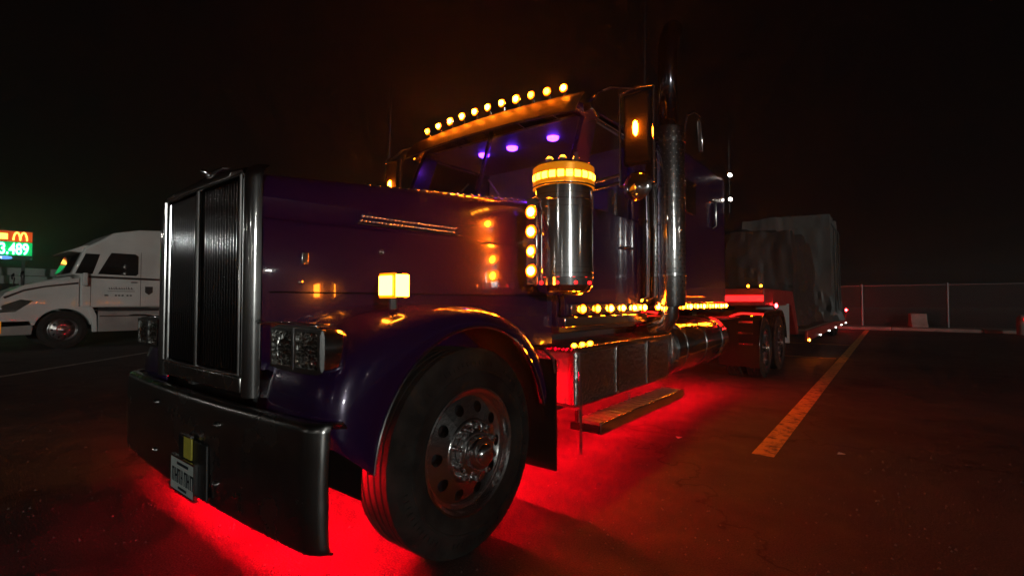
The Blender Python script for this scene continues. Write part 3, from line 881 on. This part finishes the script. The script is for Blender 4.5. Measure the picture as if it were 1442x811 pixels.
# exhaust stack ------------------------------------------------------------------
es = empty("exhaust_stack", (1.185, 4.66, 0), T)
SKYCHROME = mat("night_sky_chrome", (.1, .1, .12), .12, 1.0)  # chrome with the dark sky it reflects put into its colour
MB().tube([(0,0,2.95), (0,0,3.6), (0,.01,3.8), (0,.05,3.92), (0,.12,4.02), (0,.17,4.06)], [.092,.092,.092,.092,.092,.094], 28, caps=False).build("upper_pipe", SKYCHROME, es, solid=.004)
MB().lathe([(.09,1.24),(.151,1.25),(.155,1.28),(.155,2.96),(.151,2.985),(.094,2.995)], (0,0,0), (0,0,1), 40).build("heat_shield", CHROME, es, smooth=40)
# rows of slots in the heat shield (raised rims)
slot = MB().lathe([(.0075,0),(.0095,.002),(.0075,.004)], (0,0,0), (0,0,1), 8)
sm = MB()
for j in range(40):
    z = 1.32 + j*.041
    for k in range(9):
        a = R(-150 + k*22 + (11 if j % 2 else 0))
        sm.lathe([(.0085,0),(.0085,.003),(.0055,.0035),(.005,.0005)], (.1545*math.cos(a), .1545*math.sin(a), z), (math.cos(a), math.sin(a), 0), 6)
sm.build("perforation_rims", CHROME, es, kind="stuff")
MB().box((-.02, .165, 1.25), (-.005, .41, 2.99)).build("stack_side_panel", CHROME, es, bevel=.006)
for z in (1.55, 2.3, 2.85):
    MB().lathe([(.1555,z-.015),(.161,z-.013),(.161,z+.013),(.1555,z+.015)], (0,0,0), (0,0,1), 40).build("stack_clamp", CHROME, es)
MB().tube([(0,0,1.25),(0,0,1.16),(-.04,0,1.08),(-.2,.02,1.05)], .085, 20).build("stack_elbow", CHROME, es)
for dy in (-.35, -.2):
    MB().tube([(-.18,dy,1.3),(-.10,dy,1.34),(-.09,dy,1.9),(-.10,dy,2.42),(-.19,dy,2.47)], .016, 10).build("cab_grab_tube", CHROME, T, loc=(1.185, 4.72, 0))
lamp(L_SIDE, T, (1.09, 4.6, 1.24), (.8, -.6, 0))

# battery / tool box with step --------------------------------------------------
for s in (-1, 1):
    bx = MB().box((min(s*.55, s*1.055), 3.10, .50), (max(s*.55, s*1.055), 5.0, .93)).build("battery_box", BRUSHED, T, bevel=.03)
    MB().box((min(s*.55, s*1.066), 3.06, .931), (max(s*.55, s*1.066), 5.03, .955)).build("box_lid", TREAD, bx, bevel=.006)
    for y in (3.75, 4.4):
        MB().box((min(s*1.055, s*1.062), y, .52), (max(s*1.055, s*1.062), y+.05, .92)).build("box_strap", CHROME, bx, bevel=.002)
    MB().box((min(s*.56, s*1.045), 3.085, .53), (max(s*.56, s*1.045), 3.099, .91)).build("box_end_plate", GREYM, bx, bevel=.004)
    MB().tube([(s*1.055, 4.7, .86), (s*1.08, 4.71, .86), (s*1.08, 4.85, .86), (s*1.055, 4.86, .86)], .009, 8).build("box_latch", CHROME, bx)
    st = MB().box((min(s*1.05, s*1.29), 3.02, .375), (max(s*1.05, s*1.29), 4.72, .425)).build("step", FLAP, T, bevel=.006)
    cl = MB()
    for k in range(19):
        y = 3.05 + k*.089
        cl.box((min(s*1.08, s*1.275), y, .426), (max(s*1.08, s*1.275), y+.042, .45))
    cl.build("step_cleats", STEPM, st, smooth=0, kind="stuff")
    MB().box((min(s*1.285, s*1.297), 3.02, .37), (max(s*1.285, s*1.297), 4.72, .452)).build("step_edge", CHROME, st, bevel=.004)
    for y in (3.06, 3.9, 4.66):
        MB().bar((s*1.09, y, .42), (s*1.09, y, .51), .03, .03).build("step_hanger", CHROME, st)
    MB().tube([(s*1.13, 3.01, .93), (s*1.15, 3.0, .6), (s*1.15, 3.0, .22)], .01, 8).build("guide_rod", CHROME, T)
    for y in (3.08, 3.2, 3.32):
        lamp(L_SMALL, T, (s*1.05, y, .966), (s*.3, -.6, .7))
    # fuel tank
    tk = MB()
    tk.lathe([(0,5.08),(.22,5.085),(.28,5.10),(.305,5.13),(.31,5.16),(.31,7.05),(.305,7.08),(.28,7.11),(.22,7.125),(0,7.13)], (s*.82, 0, .78), (0,1,0), 48)
    TK = tk.build("fuel_tank", CHROME, T, smooth=30)
    for y in (5.4, 6.1, 6.8):
        MB().lathe([(.311,y-.03),(.317,y-.028),(.317,y+.028),(.311,y+.03)], (s*.82,0,.78), (0,1,0), 48).build("tank_strap", CHROME, TK)
    MB().lathe([(.05,0),(.05,.03),(.03,.035),(0,.036)], (s*1.0, 5.3, 1.02), (s*.6,0,.8), 16).build("tank_cap", CHROME, TK)

# underglow: LED strips in their channels, facing down
RED_SIDE = emit("red_led_side", (1.0, .0, .006), 380)
def strip(a, b, wd=.03, lip=None, drop=.09, m=None):
    """lip: horizontal unit vector to the side that a shield closes"""
    a, b = Vector(a), Vector(b)
    ch = MB().bar(a + Vector((0,0,.014)), b + Vector((0,0,.014)), wd+.012, .016)
    if lip:
        o = Vector(lip) * (wd*.5 + .012)
        ch.bar(a + o - Vector((0,0,drop/2-.02)), b + o - Vector((0,0,drop/2-.02)), .006, drop)
    ch = ch.build("led_channel", DARKM, T)
    MB().bar(a, b, wd, .008).build("led_strip", m or RED, ch)
for x_ in (-.66, 0, .66):
    strip((x_-.3, 1.26, .58), (x_+.3, 1.26, .58), lip=(0,-1,0), drop=.12)
for s in (-1, 1):
    for ya in (3.35, 4.05, 4.6):
        strip((s*.64, ya, .41), (s*.64, ya+.4, .41), lip=(s,0,0), drop=.045, m=RED_SIDE)
    for ya in (5.4, 6.3):
        strip((s*.70, ya, .44), (s*.70, ya+.5, .44), lip=(s,0,0), drop=.045, m=RED_SIDE)
    strip((s*.52, 7.1, .70), (s*.52, 7.8, .70), m=RED_SIDE)
    strip((s*.3, 2.75, .66), (s*.9, 2.75, .66))

# ------------------------------------------------------------------ trailer and its loads
TR = tag(empty("lowboy_trailer", (X0, 11.0, 0)), "low flatbed trailer with side lights hitched behind the purple truck", "trailer")
MB().prism([(-1.9,1.22),(.9,1.22),(1.6,.55),(1.75,.55),(1.75,.8),(1.1,1.52),(-1.9,1.52)], -1.2, 1.2).build("gooseneck", REDP, TR, bevel=.02)
dk = MB().box((-1.36, 1.75, .55), (1.36, 13.8, .62)).build("deck_frame", DARKM, TR, bevel=.01)
plm = MB().box((-.149, 0, 0), (.149, 12.0, .045)).mesh("deck_plank", mat("weathered_oak", (.12, .085, .06), .85, noise=(4, (.07,.05,.04)), bump=(20,.4,.01)))
for i in range(9):
    inst("deck_plank", plm, TR, (-1.2 + i*.3, 1.77, .622))
for s in (-1, 1):
    MB().box((s*1.36-.03, 1.75, .40), (s*1.36+.03, 13.8, .63)).build("side_rail", REDP, TR, bevel=.01)
    for k in range(6):
        (lamp(L_SIDE if k == 0 else L_WHITE, TR, (s*1.40, 1.9 + k*2.3, .42), (s, -.5, 0)))
    lamp(L_RED, TR, (s*1.42, 13.5, .95), (s*.6, -1, .0), "tail_lamp")
    for k in range(3):
        lamp(L_STOP, TR, (s*(.75 + .2*k), 13.84, .5), (0, 1, 0), "tail_lamp")
    MB().box((s*1.38-.03, 13.52, .62), (s*1.38+.03, 13.58, 1.02)).build("stake_post", REDP, TR)
    for yy in (11.0, 12.3):
        wheel(TR, WR, (s*1.05, yy, .515), s, nuts=False)
    for k in range(2):
        lamp(L_SMALL, TR, (s*(.95 + .2*k), -1.92, 1.56), (0, -1, .1))
    MB().box((min(s*.4,s*1.18), -1.915, 1.30), (max(s*.4,s*1.18), -1.902, 1.40)).build("red_glow_strip", RED_SOFT, TR)  # red strip, its glow put in as emission

def crumpled(name, lo, hi, m, amp, seed, roundness=.0, n=18, skirt=0):
    rnd = random.Random(seed)
    from mathutils import noise as NZ
    import bmesh
    b = bmesh.new()
    bmesh.ops.create_cube(b, size=2)
    bmesh.ops.subdivide_edges(b, edges=b.edges[:], cuts=n, use_grid_fill=True)
    cx = [(lo[i]+hi[i])/2 for i in range(3)]; hx = [(hi[i]-lo[i])/2 for i in range(3)]
    off = Vector((seed*3.7, seed*1.3, 0))
    for v in b.verts:
        p = v.co.copy()
        if roundness:
            q = p.normalized() * 1.2
            p = p.lerp(q, roundness if p.z > -.2 else roundness*.4)
        P_ = Vector((cx[0]+p.x*hx[0], cx[1]+p.y*hx[1], cx[2]+p.z*hx[2]))
        Q_ = Vector((P_.x*1.9, P_.y*1.9, P_.z*.45)) + off
        d = (NZ.noise(Q_) * .6 + abs(NZ.noise(Q_*2.3)) * .55) * amp
        low = max(0, (-p.z - .3) / .7)
        d += low * skirt * abs(NZ.noise(Vector((P_.x*6 + P_.y*6, P_.z*1.2, seed)))) 
        nrm = Vector((p.x, p.y, max(0, p.z))).normalized()
        v.co = P_ + nrm * d
        if p.z < -.98: v.co.z = lo[2]
    me = bpy.data.meshes.new(name); b.to_mesh(me); b.free()
    me.materials.append(m); me.shade_smooth(); me.set_sharp_from_angle(angle=R(30))
    o = bpy.data.objects.new(name, me); COL.objects.link(o); return o
tb = crumpled("tarped_load", (X0-1.15, 18.2, .67), (X0+1.4, 21.2, 4.1), TARPM, .12, 3, .06, 34, .4)
tag(tb, "tall pale grey tarp-wrapped load at the rear of the trailer", "load")
ta = crumpled("tarped_hump", (X0-1.1, 13.2, .67), (X0+1.05, 17.4, 3.1), DTARP, .2, 9, .3, 30, .3)
STRAPM = mat("grey_strap", (.06, .06, .055), .7)
def straps(load, x0, x1, ztop, ys, m):
    for y in ys:
        MB().tube([(x0-.1, y, .66), (x0-.08, y, 1.6), (x0-.06, y, ztop-.4), (x0+.15, y, ztop+.02), ((x0+x1)/2, y, ztop+.1), (x1-.15, y, ztop+.02), (x1+.06, y, ztop-.4), (x1+.08, y, 1.6), (x1+.1, y, .66)], .022, 6).build("strap", m, load)
straps(tb, X0-1.15, X0+1.4, 4.1, (18.8, 19.7, 20.6), STRAPM)
tag(ta, "dark rounded tarped hump on the trailer before the pale load", "load")

# ------------------------------------------------------------------ the white truck at the left
W = tag(empty("white_truck", (-19.4, 2.9, 0)), "white aerodynamic sleeper truck parked at the left edge", "semi truck")
ARC = [(.60*math.cos(R(a)), .50 + .60*math.sin(R(a))) for a in range(165, 14, -10)]
# lower fender + hood side
hood_poly = [(-1.28,.62),(-1.32,.95),(-1.29,1.28),(-1.15,1.52),(-.78,1.74),(-.3,1.86),(.08,1.93),(.32,1.97),(.32,1.15),(.62,1.15),(.60,.62)] + ARC[::-1]
MB().prism(hood_poly, -1.18, 1.18).build("hood", WHITEP, W, bevel=.07)
MB().prism([(-.95,1.62),(-.5,1.84),(.05,2.0),(.28,2.05),(.28,1.85),(-.6,1.6)], -.62, .62).build("hood_bulge", WHITEP, W, bevel=.08)
body = [(.34,1.13),(.34,2.02),(.13,2.07),(.37,2.72),(.42,2.84),(.75,3.08),(1.08,3.34),(1.7,3.5),(2.4,3.55),(3.9,3.55),(4.0,3.45),(4.0,1.13)]
MB().prism(body, -1.2, 1.2).build("cab_body", WHITEP, W, bevel=.06)
MB().prism([(.06,2.72),(.5,2.70),(.8,2.95),(.42,2.92)], -1.1, 1.1).build("visor", WHITEP, W, bevel=.03)
for s in (-1, 1):
    xo = s*1.2
    def sp(name, poly, m, d0=.004, d1=.012, **k): return MB().prism(poly, xo + s*d0, xo + s*d1).build(name, m, W, **k)
    sp("door_window", [(.72,2.1),(1.62,2.08),(1.68,2.14),(1.68,2.68),(1.6,2.74),(1.02,2.74),(.95,2.6)], DGLASS, bevel=.003)
    sp("windscreen_side", [(.22,2.1),(.60,2.1),(.76,2.68),(.44,2.68)], DGLASS, bevel=.003)
    sp("belt_stripe", [(.40,1.98),(2.4,1.95),(2.4,2.01),(.40,2.045)], BLACK)
    sp("door_seam", [(1.74,1.16),(1.752,1.16),(1.752,2.80),(1.74,2.80)], BLACK, .002, .006)
    sp("door_seam", [(.56,1.16),(.572,1.16),(.572,2.05),(.56,2.05)], BLACK, .002, .006)
    sp("door_handle", [(1.5,1.86),(1.66,1.86),(1.66,1.9),(1.5,1.9)], CHROME, .0, .03, bevel=.005)
    # company lettering band, crest and numbers (too blurred to read in the photo)
    lt = MB()
    rnd = random.Random(4)
    yy = .98
    while yy < 1.55:
        wv = rnd.uniform(.03, .06); hv = rnd.uniform(.055, .08)
        lt.prism([(yy,1.66),(yy+wv*.4,1.66),(yy+wv*.4,1.66+hv),(yy,1.66+hv)], xo+s*.004, xo+s*.007)
        lt.prism([(yy+wv*.4,1.66),(yy+wv,1.66),(yy+wv,1.68),(yy+wv*.4,1.68)], xo+s*.004, xo+s*.007)
        yy += wv + .015
    lt.prism([(.95,1.60),(1.6,1.60),(1.6,1.612),(.95,1.612)], xo+s*.004, xo+s*.007)
    for y0 in (.88, .92, 1.12, 1.2, 1.28, 1.4, 1.48):
        lt.prism([(y0,1.46),(y0+.05,1.46),(y0+.05,1.50),(y0,1.50)], xo+s*.004, xo+s*.007)
    lt.build("door_lettering", LETTER, W, smooth=0, kind="stuff")
    sp("door_crest", [(1.86,1.58),(1.96,1.5),(2.06,1.58),(2.06,1.76),(1.86,1.76)], LETTER, .004, .008, bevel=.002)
    sp("side_fairing", [(.75,.42),(3.7,.40),(3.7,1.0),(.75,1.02)], WHITEF, -.08, .0, bevel=.02)
    sp("fairing_seam", [(.78,.86),(3.7,.84),(3.7,.87),(.78,.89)], BLACK, .001, .004)
    sp("sill_step", [(.75,1.03),(2.6,1.02),(2.6,1.1),(.75,1.11)], DARKM, -.12, -.02)
    sp("fender_tail", [(.62,.42),(.74,.42),(.72,.9),(.62,1.14),(.5,1.14),(.6,.8)], WHITEP, -.1, .0, bevel=.02)
    wheel(W, WF, (s*1.03, 0, .515), s)
    sp("hood_gap", [(-1.18,1.42),(-.8,1.62),(-.4,1.73),(.30,1.85),(.30,1.80),(-.4,1.685),(-.8,1.57),(-1.15,1.37)], BLACK, -.022, -.012)
    # headlamp and corner lamp, chrome bumper end
    MB().prism([(-1.26,1.0),(-.95,1.02),(-.6,1.32),(-.85,1.36),(-1.2,1.2)], xo-s*.06, xo-s*.014).build("headlamp", LENS, W, bevel=.01)
    MB().prism([(-1.42,.40),(-.62,.40),(-.60,.62),(-.66,.80),(-1.42,.80)], xo-s*.12, xo-s*.02).build("bumper_end", WHITEF, W, bevel=.03)
    MB().prism([(-1.37,.46),(-1.20,.46),(-1.20,.78),(-1.37,.78)], xo-s*.03, xo-s*.005).build("corner_lamp", AMBER_DIM, W, bevel=.01)
    # mirror on its arm
    MB().box((s*1.32-.05, .36, 1.75), (s*1.32+.05, .48, 2.12)).build("mirror", WHITEP, W, bevel=.03)
    MB().tube([(s*1.18, .5, 2.0), (s*1.32, .44, 1.95)], .02, 8).build("mirror_arm", BLACK, W)
    MB().tube([(s*.75, -.75, 1.66), (s*.85, -.78, 1.85), (s*.85, -.76, 2.0)], .014, 6).build("hood_mirror_arm", BLACK, W)
    MB().lathe([(.1,0),(.1,.02),(.06,.05),(0,.06)], (s*.85, -.78, 2.03), (0,-1,.1), 16).build("hood_mirror", CHROME, W)
    # chrome fuel tank and straps behind the fairing
    MB().lathe([(0,2.75),(.26,2.76),(.3,2.8),(.3,4.3),(.26,4.34),(0,4.35)], (s*.92,0,.72), (0,1,0), 28).build("fuel_tank", CHROME, W)
    for yy in (5.3, 6.6):
        wheel(W, WR, (s*1.06, yy, .515), s)
MB().box((-1.15, -1.42, .40), (1.15, -1.3, .80)).build("bumper", POLISH, W, bevel=.03)
MB().box((-.6, -1.312, .84), (.6, -1.29, 1.3)).build("grille", BLACK, W, bevel=.01)
MB().add([(-1.05,.15,2.10),(1.05,.15,2.10),(1.03,.365,2.68),(-1.03,.365,2.68)], [(0,1,2,3)]).build("windscreen", DGLASS, W, solid=.01, loc=(0,-.02,.01))
for s in (-1, 1):
    MB().box((s*.42-.05, -1.2, .75), (s*.42+.05, 7.2, 1.0)).build("frame_rail", DARKM, W)

# ------------------------------------------------------------------ roadside sign far left
SG = empty("price_sign", (-57.5, 5.35, -.25)); SG.rotation_euler = (0, 0, R(-84+180))
tag(SG, "lit roadside sign with yellow arches over green price digits", "sign")
# local: x to the viewer's right, -y towards the viewer
SG.rotation_euler = (0, 0, R(90 - 6))
MB().box((-1.9, .05, 5.0), (1.75, .35, 7.5)).build("sign_box", DARKM, SG, bevel=.03)
MB().box((-1.85, -.0, 6.55), (1.70, .049, 7.42)).build("red_panel", SIGN_RED, SG)
MB().box((-1.85, -.0, 5.42), (1.70, .049, 6.52)).build("price_panel", SIGN_GBACK, SG)
MB().box((-1.4, -.03, 6.72), (.25, -.001, 7.2)).build("yellow_name_panel", SIGN_YEL, SG)
am = MB()
for c_ in (-.2, .2):
    am.tube([(.98 + c_ + .2*math.cos(R(a)), -.04, 6.66 + .66*math.sin(R(a))) for a in range(0, 181, 12)], .055, 8)
am.build("arches", SIGN_YEL, SG)
def text(s_, size, loc, m, parent, name):
    cu = bpy.data.curves.new(name, 'FONT'); cu.body = s_; cu.size = size; cu.extrude = .02; cu.align_x = 'RIGHT'; cu.offset = .025
    cu.materials.append(m)
    tmp = bpy.data.objects.new(name, cu); COL.objects.link(tmp)
    bpy.context.view_layer.update()
    me = bpy.data.meshes.new_from_object(tmp.evaluated_get(bpy.context.evaluated_depsgraph_get()))
    bpy.data.objects.remove(tmp)
    o = bpy.data.objects.new(name, me); COL.objects.link(o); o.parent = parent; o.location = loc; o.rotation_euler = (R(90), 0, 0); o.scale = (.61, 1, 1)
    return o
text("3.489", 1.28, (1.5, -.03, 5.52), SIGN_GREEN, SG, "price_digits")
ov = MB().lathe([(.5,0),(.5,.03),(0,.035)], (0, 0, 0), (0,-1,0), 28).build("blue_oval", SIGN_BLUE, SG)
ov.location = (.1, .02, 5.2); ov.scale = (.9, 1, .3)
MB().box((-.45, -.04, 5.13), (-.05, -.02, 5.27)).build("white_logo_bar", SIGN_WHITE, SG)
for x_ in (-1.4, 1.2):
    MB().box((x_-.12, .1, 0), (x_+.12, .3, 5.0)).build("pole", DARKM, SG)

# low store building beyond the sign
ST = tag(empty("store_building", (-66, 12, 0)), "low dark flat-roofed store beyond the sign and white truck", "building")
MB().box((-5, -14, 0), (5, 14, 3.6)).build("wall", WALLM, ST)
MB().box((-5.3, -14.3, 3.6), (5.3, 14.3, 4.3)).build("roof_fascia", WALLM, ST, bevel=.05)
for k in range(6):
    wdw = MB().box((5.0, -12.5 + k*4.2, .8), (5.03, -9.5 + k*4.2, 2.9)).build("window", DGLASS, ST)
    MB().box((5.0, -12.6 + k*4.2, .7), (5.06, -9.4 + k*4.2, .8)).build("sill", CONC, wdw)

# ------------------------------------------------------------------ lot lamps round the parking lot (seen as glints in the chrome)
LOTL = emit("lot_lamp_lens", (1.0, .96, .86), 420)
pole_m = MB().lathe([(.22,0),(.22,.5),(.09,.52),(.075,4),(.055,8.2)], (0,0,0), (0,0,1), 14).mesh("pole", GALV)
arm_m = MB().tube([(0,0,8.1),(.25,0,8.3),(.8,0,8.35)], [.045,.04,.035], 8).mesh("arm", GALV)
head_m = MB().box((.75,-.2,8.3), (1.35,.2,8.42)).mesh("lamp_head", DARKM)
bowl = []
for k, z in ((1, 8.3), (.96, 8.24), (.75, 8.19), (.3, 8.17)):
    bowl.append([(1.05 + .26*k*math.cos(2*math.pi*q/14), .17*k*math.sin(2*math.pi*q/14), z) for q in range(14)])
bowl_m = MB().loft(bowl, closed=True, caps=True).mesh("lens", LOTL)
for (lx, ly, lab) in ((24, -14, "tall lot lamp nearest the camera on its right"), (6, -34, "tall lot lamp straight ahead of the trucks' noses"),
                      (-24, -38, "tall lot lamp ahead of the white truck"), (46, 10, "tall lot lamp far out on the driver's side"),
                      (30, -62, "distant lot lamp behind the camera"), (-6, -78, "farthest lot lamp ahead of the trucks"), (64, -34, "distant lot lamp to the right behind the camera"),
                      (-46, -20, "lot lamp left of the frame before the white truck"), (22, -140, "lot lamp at the far end of the lot behind the camera"), (-60, -135, "lot lamp at the far left end of the lot")):
    ll = tag(empty("lot_lamp", (lx, ly, 0)), lab, "street lamp", "lot lamps round the parking lot")
    ll.rotation_euler = (0, 0, math.atan2(-ly, -3 - lx))
    inst("pole", pole_m, ll); inst("arm", arm_m, ll); hd = inst("lamp_head", head_m, ll); inst("lens", bowl_m, hd)

# ------------------------------------------------------------------ loose grit on the asphalt
gr_ = MB(); rg = random.Random(11)
for _ in range(2600):
    ang = R(rg.uniform(-12, 92)); dd = 1.6 + 9 * rg.random()**1.6
    px, py = -math.sin(ang) * dd, math.cos(ang) * dd
    q = rg.uniform(.003, .009); a = rg.uniform(0, 6.28)
    gr_.add([(px + q*math.cos(a), py + q*math.sin(a), .001), (px + q*math.cos(a+2.1), py + q*math.sin(a+2.1), .001), (px + q*math.cos(a+4.2), py + q*math.sin(a+4.2), .001), (px, py, .002 + q*.9)], [(0,1,3),(1,2,3),(2,0,3)])
go = gr_.build("grit", mat("grit_stone", (.16, .15, .14), .8, noise=(3, (.06, .06, .06))), smooth=0)
tag(go, "loose grit scattered over the asphalt", "grit", kind="stuff")

# ------------------------------------------------------------------ scraps of litter on the asphalt
for i, (lx, ly, lab) in enumerate(((-.35, 4.95, "tiny pale paper scrap right of the parking line end"), (-1.6, 4.6, "tiny pale scrap on asphalt beside the truck step"))):
    m_ = MB().add([(-.03,-.02,.004),(.03,-.015,.012),(.025,.02,.006),(-.02,.024,.014)], [(0,1,2,3)])
    o = m_.build("paper_scrap", PLATEM, None, smooth=0, solid=.001); o.location = (lx, ly, .003); o.rotation_euler = (0,0,i*1.1)
    tag(o, lab, "litter", "paper scraps on the asphalt")

# ------------------------------------------------------------------ thin haze, added for a bloom-like glow round the lamps
hm = bpy.data.materials.new("haze"); hm.use_nodes = True
t = hm.node_tree; t.nodes.clear()
o_ = t.nodes.new("ShaderNodeOutputMaterial"); pv = t.nodes.new("ShaderNodeVolumePrincipled")
pv.inputs["Color"].default_value = (.95, .95, .95, 1)
pv.inputs["Density"].default_value = .004
pv.inputs["Anisotropy"].default_value = .65
t.links.new(pv.outputs[0], o_.inputs["Volume"])
hz = MB().box((-155, -155, -1), (155, 155, 9)).build("haze", hm, smooth=0)
tag(hz, "thin haze added to make the lamps glow", "haze", kind="stuff")
